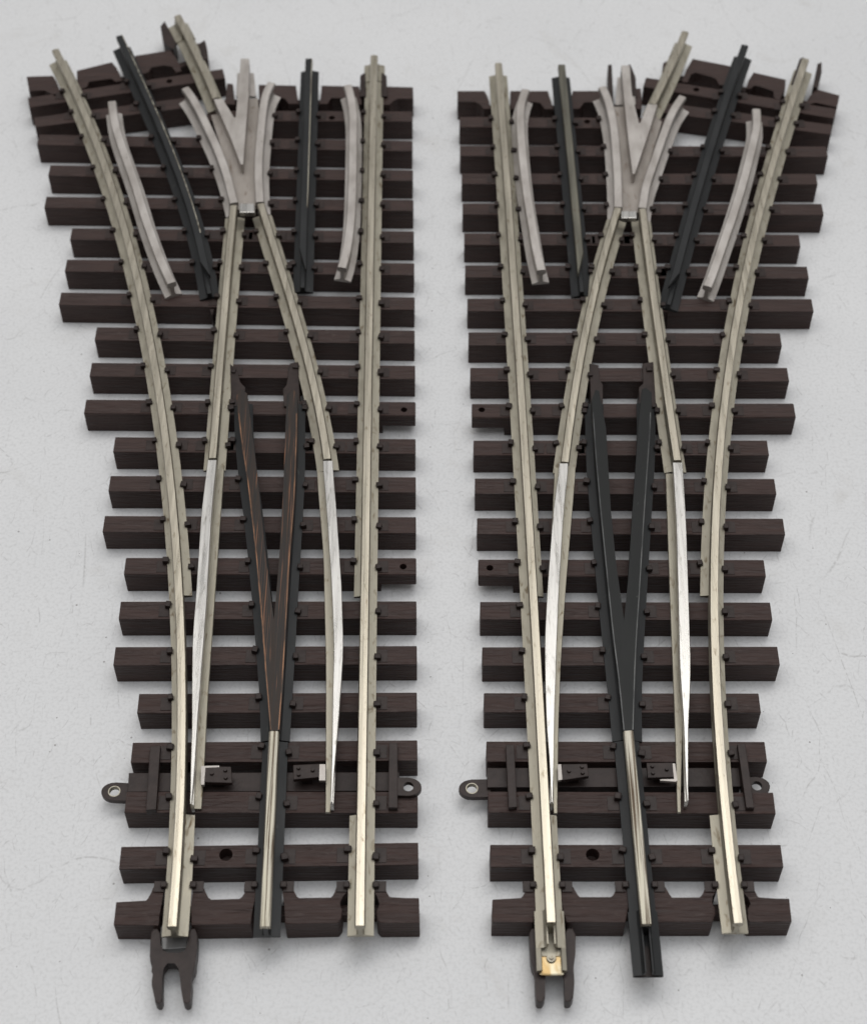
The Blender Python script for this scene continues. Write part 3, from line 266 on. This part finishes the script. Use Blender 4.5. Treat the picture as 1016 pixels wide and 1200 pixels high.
# ---------------------------------------------------------------- one turnout
def turnout(side, label):
    R = DATA['rail'][side]; RB = DATA['ribbon'][side]; PL = DATA['plan'][side]; MS = DATA['misc'][side]
    sg = 1 if side == 'L' else -1          # in L the curved stock rail is on the left
    root = bpy.data.objects.new('model_railway_turnout', None); C.collection.objects.link(root)
    root.location = ((-33 if side == 'L' else 42)*MM, 0, 0); root.empty_display_size = .02
    root['label'] = label; root['category'] = 'track turnout'; root['group'] = 'model railway turnouts lying side by side'
    # --- rails that cross the sleepers: (polyline, left clips, right clips, y-range)
    def yy(P): v = [p[1] for p in P]; return min(v), max(v)
    ybl = yy(RB['blade_foot_a'][0])
    ytoe = max(min(p[1] for p in RB['blade_a'][0]), -200)
    YCLO = min(p[1] for p in R['closure_a'])         # lower end of closure rails
    yfa = -13.0                                        # inner foot cut starts (towards the toe)
    cuts = MS['headstrip']; ytoecut = min(p[1] for p in cuts)-7.0
    def polyrange(P, lo, hi): return cutrange(P, lo, hi)
    # stock rails
    for key, inner in (('stock_a', sg), ('stock_b', -sg)):   # inner: +1 when the inside is on the right
        P = sorted(R[key], key=lambda p: p[1])
        lo, hi = P[0][1], P[-1][1]
        bm = bmesh.new()
        # sweep offset +n is to the right for a line running up the page
        full = profile(); cut = profile(fl=.75 if inner < 0 else 2.45, fr=.75 if inner > 0 else 2.45)
        ya, yb = TOE[side], FOOT[side]
        sweep(bm, cutrange(P, lo, ya), full, HT); sweep(bm, cutrange(P, ya, yb), cut, HT, caps=False); sweep(bm, cutrange(P, yb, hi), full, HT)
        o = obj('stock_rail', bm, 'nickel', root)
    for key in ('closure_a', 'closure_b'):
        P = sorted(R[key], key=lambda p: p[1]); bm = bmesh.new(); ye = P[0][1]
        # the head is cut about 3 mm short of where the foot is cut
        sweep(bm, P[1:] if False else P, profile(), HT); obj('closure_rail', bm, 'nickel', root)
    bm = bmesh.new(); sweep(bm, sorted(R['exit'], key=lambda p: p[1]), profile(), HT); obj('exit_rail', bm, 'nickel', root)
    # centre (power) rails
    P = sorted(R['centre'], key=lambda p: p[1]); bm = bmesh.new()
    W2 = PL['wedge']; ytip = min(p[1] for p in W2)
    hp = [(-1, 3.7), (1, 3.7), (1, 4.55), (.8, 4.86), (-.8, 4.86), (-1, 4.55)]
    low = [(2.5, 0), (2.5, .45), (.8, .85), (.45, 1.15), (.45, 3.5), (.9, 3.65), (.9, 3.8), (-.9, 3.8), (-.9, 3.65), (-.45, 3.5), (-.45, 1.15), (-.8, .85), (-2.5, .45), (-2.5, 0)]
    sweep(bm, P, low, HT); cr_ = obj('centre_rail', bm, 'black', root)
    bm = bmesh.new(); sweep(bm, P, hp, HT); obj('railhead', bm, 'worn', cr_)
    # centre wedge with its two feet
    bm = bmesh.new(); prism(bm, W2, HT+3.2, HT+4.9, .12); wd = obj('wedge', bm, 'rusty' if side == 'L' else 'black_plastic', root)
    wd['label'] = 'rust-stained dark wedge of the centre rail' if side == 'L' else 'plain dark grey wedge of the centre rail'
    xs = [p for p in W2]
    bm = bmesh.new()
    def arm(i0, i1): return None
    # feet along the outer edges of the wedge
    top = max(p[1] for p in W2)
    ys = [ytip+.3+(top-ytip-1.5)*i/14 for i in range(15)]
    def edge(y, which):
        cs = []
        for a, b in zip(W2, W2[1:]+W2[:1]):
            if (a[1]-y)*(b[1]-y) <= 0 and a[1] != b[1]:
                cs.append(a[0]+(b[0]-a[0])*(y-a[1])/(b[1]-a[1]))
        return min(cs) if which < 0 else max(cs)
    for wch in (-1, 1):
        E = [(edge(y, wch), y) for y in ys]
        E = [(sum(E[max(0, min(len(E)-1, i+d))][0] for d in (-2, -1, 0, 1, 2))/5, E[i][1]) for i in range(len(E))]
        prof = [(-2.6, 0), (1.65, 0), (1.65, .42), (.0, .8), (-.45, 1.1), (-.45, 3.25), (-1.3, 3.25), (-1.3, 1.1), (-2.6, .6)]
        if wch < 0: prof = [(-a, b) for a, b in prof]
        sweep(bm, E, prof, HT)
    obj('wedge_foot', bm, 'black', wd)
    if True:               # worn copper edges on L; edge highlights painted as grey strips on R
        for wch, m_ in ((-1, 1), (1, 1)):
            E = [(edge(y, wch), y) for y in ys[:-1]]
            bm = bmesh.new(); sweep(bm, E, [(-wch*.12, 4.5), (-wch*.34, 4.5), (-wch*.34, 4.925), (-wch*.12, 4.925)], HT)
            obj('worn_highlight_edge', bm, 'copper' if side == 'L' else 'grey_edge', wd)
    # mid rails at the top
    for key in ('mid_a', 'mid_b'):
        P = sorted(R[key], key=lambda p: p[1]); bm = bmesh.new()
        # foot runs on a little past the slanted head end
        d = (Vector(P[0])-Vector(P[2])).normalized(); Q = [tuple(Vector(P[0])+d*3.6)]+[tuple(p) for p in P]
        nickelhead = (side == 'R' and key == 'mid_b')
        foot = [(2.45, 0), (2.45, .42), (.75, .85), (.45, 1.15), (.45, 2.2), (-.45, 2.2), (-.45, 1.15), (-.75, .85), (-2.45, .42), (-2.45, 0)]
        sweep(bm, Q, foot, HT)
        right_cut = side == 'R'     # which side of the head is shaved to a point
        k = -1 if right_cut else 1
        n0 = len(P); LL, RR = [], []
        for i, p in enumerate(P):
            t, n = frame(P, i); yrel = (Vector(P[0])-Vector(p)).length
            a, b = -.95, .95
            if yrel < 5:
                f = (5-yrel)/5*1.75
                if k > 0: a += f
                else: b -= f
            LL.append((p[0]+n.x*a, p[1]+n.y*a)); RR.append((p[0]+n.x*b, p[1]+n.y*b))
        def band(bm, LL, RR, z0, z1, h=.2):
            rings = []
            for (lx, ly), (rx, ry) in zip(LL, RR):
                L_, R_ = Vector((lx, ly)), Vector((rx, ry)); u = (R_-L_).normalized()*min(h, (R_-L_).length/3)
                rings.append([bm.verts.new(v) for v in ((lx, ly, z0), (rx, ry, z0), (rx, ry, z1-h), (rx-u.x, ry-u.y, z1), (lx+u.x, ly+u.y, z1), (lx, ly, z1-h))])
            for a, b in zip(rings, rings[1:]):
                for j in range(6): bm.faces.new((a[j], a[(j+1) % 6], b[(j+1) % 6], b[j]))
            bm.faces.new(rings[0]); bm.faces.new(rings[-1][::-1])
        web = [(.45, 2.1), (.45, 3.7), (-.45, 3.7), (-.45, 2.1)]
        sweep(bm, P[2:], web, HT)
        if not nickelhead: band(bm, LL, RR, HT+3.6, HT+4.9)
        mr = obj('centre_rail', bm, 'black', root)
        if nickelhead:
            bm = bmesh.new(); band(bm, LL, RR, HT+3.6, HT+4.9); obj('railhead', bm, 'tarnished', mr)
        elif side == 'L':
            bm = bmesh.new(); kk = len(P)
            E2 = [(r[0]*.97+l[0]*.03, r[1]*.97+l[1]*.03) for l, r in zip(LL, RR)]; E1 = [(r[0]*.86+l[0]*.14, r[1]*.86+l[1]*.14) for l, r in zip(LL, RR)]
            m0 = 3
            band(bm, E1[m0:], E2[m0:], HT+4.6, HT+4.915, .02); obj('worn_highlight_edge', bm, 'worn', mr)
    # guard rails and wing rails
    for key, nm in (('guard_a', 'guard_rail'), ('guard_b', 'guard_rail'), ('wing_a', 'wing_rail'), ('wing_b', 'wing_rail')):
        P = sorted(R[key], key=lambda p: p[1]); bm = bmesh.new()
        if nm == 'guard_rail': sweep(bm, P, profile(2.1, 2.1, 1.15), HT)
        else:
            out = -1 if ((key == 'wing_a') == (side == 'L')) else 1
            sweep(bm, P, profile(2.35 if out < 0 else .6, 2.35 if out > 0 else .6, 1.12), HT)
        obj(nm, bm, 'cast', root)
    # frog
    bm = bmesh.new(); prism(bm, PL['frogv'], HT+.9, ZR+.02, .15); fr = obj('frog', bm, 'cast', root)
    bm = bmesh.new(); prism(bm, PL['floor'], HT-.3, HT+1.7, .1); obj('frog_floor', bm, 'cast_dull', fr)
    bm = bmesh.new(); prism(bm, PL['legfoot'], HT-.02, HT+.75, .1); obj('rail_foot', bm, 'cast', fr)
    bm = bmesh.new(); prism(bm, PL['block'], ZR-1.3, ZR+.03, .12); obj('frog_block', bm, 'bright', fr)
    # blades
    for k in 'ab':
        bm = bmesh.new(); l, r = RB['blade_'+k]; ribbon(bm, l, r, HT+2.9, ZR-.02)
        mid = [((xat(l, y)+xat(r, y))/2, y) for y in [max(min(p[1] for p in l), min(p[1] for p in r))+.6+i*(min(max(p[1] for p in l), max(p[1] for p in r))-max(min(p[1] for p in l), min(p[1] for p in r))-1.2)/20 for i in range(21)]]
        sweep(bm, mid, [(.3, .3), (.3, 3.2), (-.3, 3.2), (-.3, .3)], HT)
        bl = obj('switch_blade', bm, 'bright', root)
        bm = bmesh.new(); l, r = RB['blade_foot_'+k]; ribbon(bm, l, r, HT+.15, HT+.75)
        obj('blade_foot', bm, 'nickel_foot', bl)
    # throw bar between the two long sleepers
    bm = bmesh.new(); prism(bm, MS['headstrip'], 1.0, 5.0, .12); tb = obj('throw_bar', bm, 'brown_smooth', root)
    for k in 'ab':
        bx, z, inner = MS['lug_'+k]; bx = Vector(bx); inn = Vector(inner); d = (inn-bx).normalized(); nn = Vector((-d.y, d.x)); ln = (inn-bx).length
        P = [tuple(bx+nn*2.0*math.cos(t)-d*2.6*math.sin(t)) for t in [math.pi*i/10 for i in range(11)]]
        P = [tuple(inn+nn*2.0)]+P+[tuple(inn-nn*2.0)]
        bm = bmesh.new(); prism(bm, P, z-1.1, z+.1, .12); lo = obj('lug', bm, 'brown_smooth', tb)
        drill(lo, bx.x, bx.y, z-2, z+1, 1.05, root)
        bm = bmesh.new()
        for i in range(28):
            a0, a1 = 2*math.pi*i/28, 2*math.pi*(i+1)/28
            q = [bm.verts.new((bx.x+r*math.cos(a), bx.y+r*math.sin(a), z_)) for a in (a0, a1) for r, z_ in ((1.03, z+.13), (1.22, z+.13))]
            bm.faces.new((q[0], q[1], q[3], q[2]))
            q = [bm.verts.new((bx.x+1.03*math.cos(a), bx.y+1.03*math.sin(a), z_)) for a in (a0, a1) for z_ in (z-1.0, z+.13)]
            bm.faces.new((q[0], q[1], q[3], q[2]))
        obj('eyelet', bm, 'nickel_foot' if (side, k) == ('L', 'a') or (side, k) == ('R', 'b') else 'brown_smooth', lo)
    for k in 'ab':
        bm = bmesh.new(); prism(bm, MS['keep_'+k], HT-.8, 7.5, .15); obj('keeper_strip', bm, 'brown_smooth', root)
        bm = bmesh.new(); B = MS['brack_'+k]; prism(bm, B, 7.3, 8.3, .15); br = obj('bracket', bm, 'brown_smooth', root)
        bm = bmesh.new()
        c4 = [Vector(p) for p in B]; toward = 1 if ((k == 'a') == (side == 'R')) else -1
        def q(u, v): return c4[0]*(1-u)*(1-v)+c4[1]*u*(1-v)+c4[2]*u*v+c4[3]*(1-u)*v
        us = ((.28, .5), (.78, .27), (.78, .73)) if toward < 0 else ((.72, .5), (.2, .27), (.2, .73))
        for u, v in us: p = q(u, v); cyl(bm, p.x, p.y, 8.2, 8.75, .44, 14, .30)
        obj('rivets', bm, 'brown_smooth', br)
        bm = bmesh.new(); x0, x1 = min(c4[0].x, c4[3].x)+.8, max(c4[1].x, c4[2].x)-1
        box(bm, (x0+x1)/2, (c4[0].y+c4[2].y)/2, 4.8, 7.4, (x1-x0)*.55, 2.0); obj('bracket_post', bm, 'brown_smooth', br)
        bm = bmesh.new(); prism(bm, MS['tab_'+k], 7.6, 8.35, .03); obj('blade_tab', bm, 'cast', root)
    for g in ('gusset_a', 'gusset_b', 'gusset_c'):
        bm = bmesh.new(); prism(bm, MS[g], 1.2, 6.9 if g != 'gusset_c' else 5.6, .15); obj('web_plate', bm, 'brown_smooth', root)
    # connector clip at the near end
    FK = MS['fork'][0]; FK = [tuple(Vector(a_)*(1-f_)+Vector(b_)*f_) for a_, b_ in zip(FK, FK[1:]+FK[:1]) for f_ in (.25, .75)]
    bm = bmesh.new(); prism(bm, FK, 2.0, 5.2, .3); ck = obj('connector_clip', bm, 'brown_smooth', root)
    bm = bmesh.new(); prism(bm, MS['forkplate'], 1.2, 3.2, .1); obj('clip_floor', bm, 'clear' if side == 'L' else 'brown_smooth', ck)
    for P in MS['prongs']:
        bm = bmesh.new(); prism(bm, P, 2.0, HT+.9, .15); obj('connector_prong', bm, 'brown_smooth', root)
    # rail joiners
    def joiner(P, mt, length, back, pin=False, w=2.5, h=2.6):
        P = [Vector(p) for p in P]; d = (P[0]-P[1]).normalized(); n = Vector((-d.y, d.x)); e = P[0]
        a = [tuple(e-d*back), tuple(e+d*length)]
        bm = bmesh.new()
        for s_ in (-1, 1):
            prof = [(s_*(w), -.35), (s_*(w+.3), -.1), (s_*(w+.25), .55), (s_*(1.25), .95), (s_*.85, 1.3), (s_*.8, h), (s_*.55, h), (s_*.55, 1.1), (s_*1.0, .75), (s_*(w), .5), (s_*(w), -.1), (0, -.1), (0, -.35)]
            if pin:
                e2 = tuple(e+d*(length-4.4)); sweep(bm, [a[0], e2], prof, HT)
                lip = [(s_*w, -.35), (s_*(w+.3), -.1), (s_*(w+.25), .6), (s_*(w-.6), .95), (s_*(w-.75), .7), (s_*(w-.05), .4), (s_*w, -.1), (0, -.1), (0, -.35)]
                sweep(bm, [e2, tuple(e+d*length)], lip, HT)
            else: sweep(bm, a, prof, HT)
        o = obj('rail_joiner', bm, mt, root)
        if not pin and length > 5:
            c = e+d*(length/2+1); bm = bmesh.new(); box(bm, c.x, c.y, HT-.45, HT-.05, w*1.9, length-2.2, math.atan2(d.y, d.x)+math.pi/2, .08); obj('joiner_floor', bm, 'brown_smooth', o)
        if pin:
            c = e+d*(length-2.6); bm = bmesh.new(); cyl(bm, c.x, c.y, HT-.1, HT+.55, 1.0, 24, .85); cyl(bm, c.x, c.y, HT+.3, HT+.85, .5, 20, .42); obj('dimple', bm, mt, o)
            bm = bmesh.new(); c = e+d*(length-1.3); box(bm, c.x, c.y, HT-.3, HT+.12, w*1.8, 3.8, math.atan2(d.y, d.x)+math.pi/2, .3); obj('joiner_tongue', bm, 'brass', o)
        return o
    srt = lambda k, far: sorted(R[k], key=lambda p: p[1] if not far else -p[1])
    if side == 'R':
        j = joiner(srt('stock_b', 0), 'nickel', 7.6, 4.2, True); j['label'] = 'brassy joiner on the outer rail end'
        j = joiner(srt('centre', 0), 'black', 8.2, 4.4); j['label'] = 'black joiner on the centre rail end'
    else:
        joiner(srt('stock_b', 1), 'nickel', 1.0, 6.0); joiner(srt('exit', 1), 'nickel', 1.2, 6.0)
    # --- sleepers
    ties = DATA['ties'][side]; crossing = []
    SP = {}
    def wid(y): return 4.45+.35*max(-1, min(1, -y/105))
    for nme, (a, b) in ties.items():
        a, b = Vector(a), Vector(b); d = (b-a).normalized(); n = Vector((d.y, -d.x)); W = wid((a.y+b.y)/2)
        bm = bmesh.new()
        P = [tuple(a), tuple(b), tuple(b+n*W), tuple(a+n*W)]
        tab = nme in ('T8', 'T12')
        if tab:   # thin screw ear at the straight side
            ear = 7.6
            e0, e1, di = (a, b, d) if side == 'L' else (b, a, -d)   # e1 is the ear end
            c = e1-di*ear
            S = [(e0, .05), (c, .05), (c, 2.6), (e1, 2.6), (e1, HT), (e0, HT)]
            A = [bm.verts.new((p.x, p.y, z)) for p, z in S]; B = [bm.verts.new((p.x+n.x*W, p.y+n.y*W, z)) for p, z in S]
            bm.faces.new(A); bm.faces.new(B[::-1])
            for q_ in range(6): bm.faces.new((A[q_], B[q_], B[(q_+1) % 6], A[(q_+1) % 6]))
            bmesh.ops.recalc_face_normals(bm, faces=bm.faces[:])
            bmesh.ops.bevel(bm, geom=[e_ for e_ in bm.edges if max(v.co.z for v in e_.verts) > HT-.01], offset=.15, segments=2, affect='EDGES')
        else: prism(bm, P, .05, HT, .17)
        o = obj('sleeper', bm, 'brown', root)
        SP[nme] = o; crossing.append((nme, a, b, d, n, W))
    for nme in ('T1', 'T22', 'TA'):
        bm = bmesh.new()
        pieces = DATA['poly'][side][nme]
        for P in pieces: prism(bm, P, .05, HT, .2)
        ys_ = [p[1] for q_ in pieces for p in q_]; 
        # low bridge under the rails joining the pieces
        ctr = [(sum(p[0] for p in q_)/len(q_), (max(p[1] for p in q_)+min(p[1] for p in q_))/2) for q_ in pieces]
        for u, v in zip(ctr, ctr[1:]):
            u, v = Vector(u), Vector(v); d = (v-u).normalized(); n = Vector((d.y, -d.x))
            prism(bm, [tuple(u+n*.9), tuple(v+n*.9), tuple(v-n*1.1), tuple(u-n*1.1)], .3, 3.4, 0)
        SP[nme] = obj('sleeper', bm, 'brown', root)
    for (hx, hy), tn, r in [(h[0], h[1], h[2]) for h in DATA['holes'][side]]:
        drill(SP[tn], hx, hy, 3 if r > 1 else 3.5, 8, r, root)
    # --- rail clips (plate + spike) on each sleeper
    def wl(y): return edge(y, -1)+1.0
    def wr(y): return edge(y, 1)-1.0
    lines = [('stock_a', R['stock_a'], 1, 1, 2.45), ('stock_b', R['stock_b'], 1, 1, 2.45), ('closure_a', R['closure_a'], 1, 1, 2.45),
             ('closure_b', R['closure_b'], 1, 1, 2.45), ('centre', R['centre'], 1, 1, 2.5),
             ('wl', [(wl(y), y) for y in ys], 1, 0, 2.6), ('wr', [(wr(y), y) for y in ys], 0, 1, 2.6),
             ('mid_a', R['mid_a'], 1, 1, 2.45), ('mid_b', R['mid_b'], 1, 1, 2.45),
             ('wing_a', R['wing_a'], int(side == 'L'), int(side == 'R'), 2.35), ('wing_b', R['wing_b'], int(side == 'R'), int(side == 'L'), 2.35)]
    near, far = [], []
    for nme, a, b, d, n, W in crossing:
        for key, P, cl, crt, ft in lines:
            # crossing of the sleeper centre line with the rail
            ym = None
            for t in range(3):
                y = (a.y+b.y)/2+n.y*W/2 if ym is None else ym
                x = xat(P, y)
                if x is None: break
                u = (x-a.x)/d.x; ym = a.y+d.y*u+n.y*W/2
            if x is None or u < 2.5 or u > (b-a).length-2.5: continue
            # local rail slope
            x2 = xat(P, y-1.5); sl = math.atan2(x2-x, -1.5) if x2 is not None else math.pi
            slope = (x2-x)/-1.5 if x2 is not None else 0
            for s_ in (-1, 1):
                if s_ < 0 and not cl or s_ > 0 and not crt: continue
                inner = (key == 'stock_a' and s_ == sg) or (key == 'stock_b' and s_ == -sg)
                if inner and TOE[side] < y < FOOT[side]: continue
                # spikes are staggered: the left one sits further back on the sleeper
                ysp = y+(.85 if s_ < 0 else -.75)*(1 if side == 'L' or key in ('stock_b',) else 1)
                xs_ = x+slope*(ysp-y)+s_*(ft+.25)
                bm = bmesh.new()
                box(bm, x+s_*(ft+1.2), y-.2, HT-.05, HT+.13, 2.2, W*.66, 0, .04)
                g1, g2 = random.uniform(1.1, 1.45), random.uniform(1.1, 1.4)
                box(bm, xs_, ysp+random.uniform(-.1, .1), HT-.05, HT+random.uniform(1.1, 1.4), g1, g2, random.uniform(-.25, .25), .22)
                (near if True else far).append((y, bm, nme))
    near.sort(key=lambda t: t[0])
    for y, bm, nme in near[:CLIPMAX]: obj('rail_clip', bm, 'brown_smooth', SP[nme])
    rest = near[CLIPMAX:]
    if rest:
        big = bmesh.new()
        for y, bm, nme in rest:
            me = bpy.data.meshes.new('t'); bm.to_mesh(me); bm.free(); big.from_mesh(me); bpy.data.meshes.remove(me)
        o = obj('rail_clips', big, 'brown_smooth', root); o['kind'] = 'stuff'
    # spikes on the two end sleepers
    for key in ('stock_a', 'stock_b', 'centre'):
        P = R[key]
        for y in (ENDY[side],):
            x = xat(P, y)
            for s_ in (-1, 1):
                bm = bmesh.new(); box(bm, x+s_*2.75, y, HT-.05, HT+1.2, 1.2, 1.2, 0, .22); box(bm, x+s_*3.7, y-.1, HT-.05, HT+.25, 2.0, 2.2, 0, .06)
                obj('rail_clip', bm, 'brown_smooth', SP['T1'])
    return root
TOE = {'L': -80.0, 'R': -80.0}; FOOT = {'L': -28.0, 'R': -28.0}; ENDY = {'L': -94.8, 'R': -94.8}
CLIPMAX = 96
turnout('L', 'left turnout, diverging to the left, with a rusty brown stained centre wedge')
turnout('R', 'right turnout, diverging to the right, with plain black centre wedge and joiners at near end')
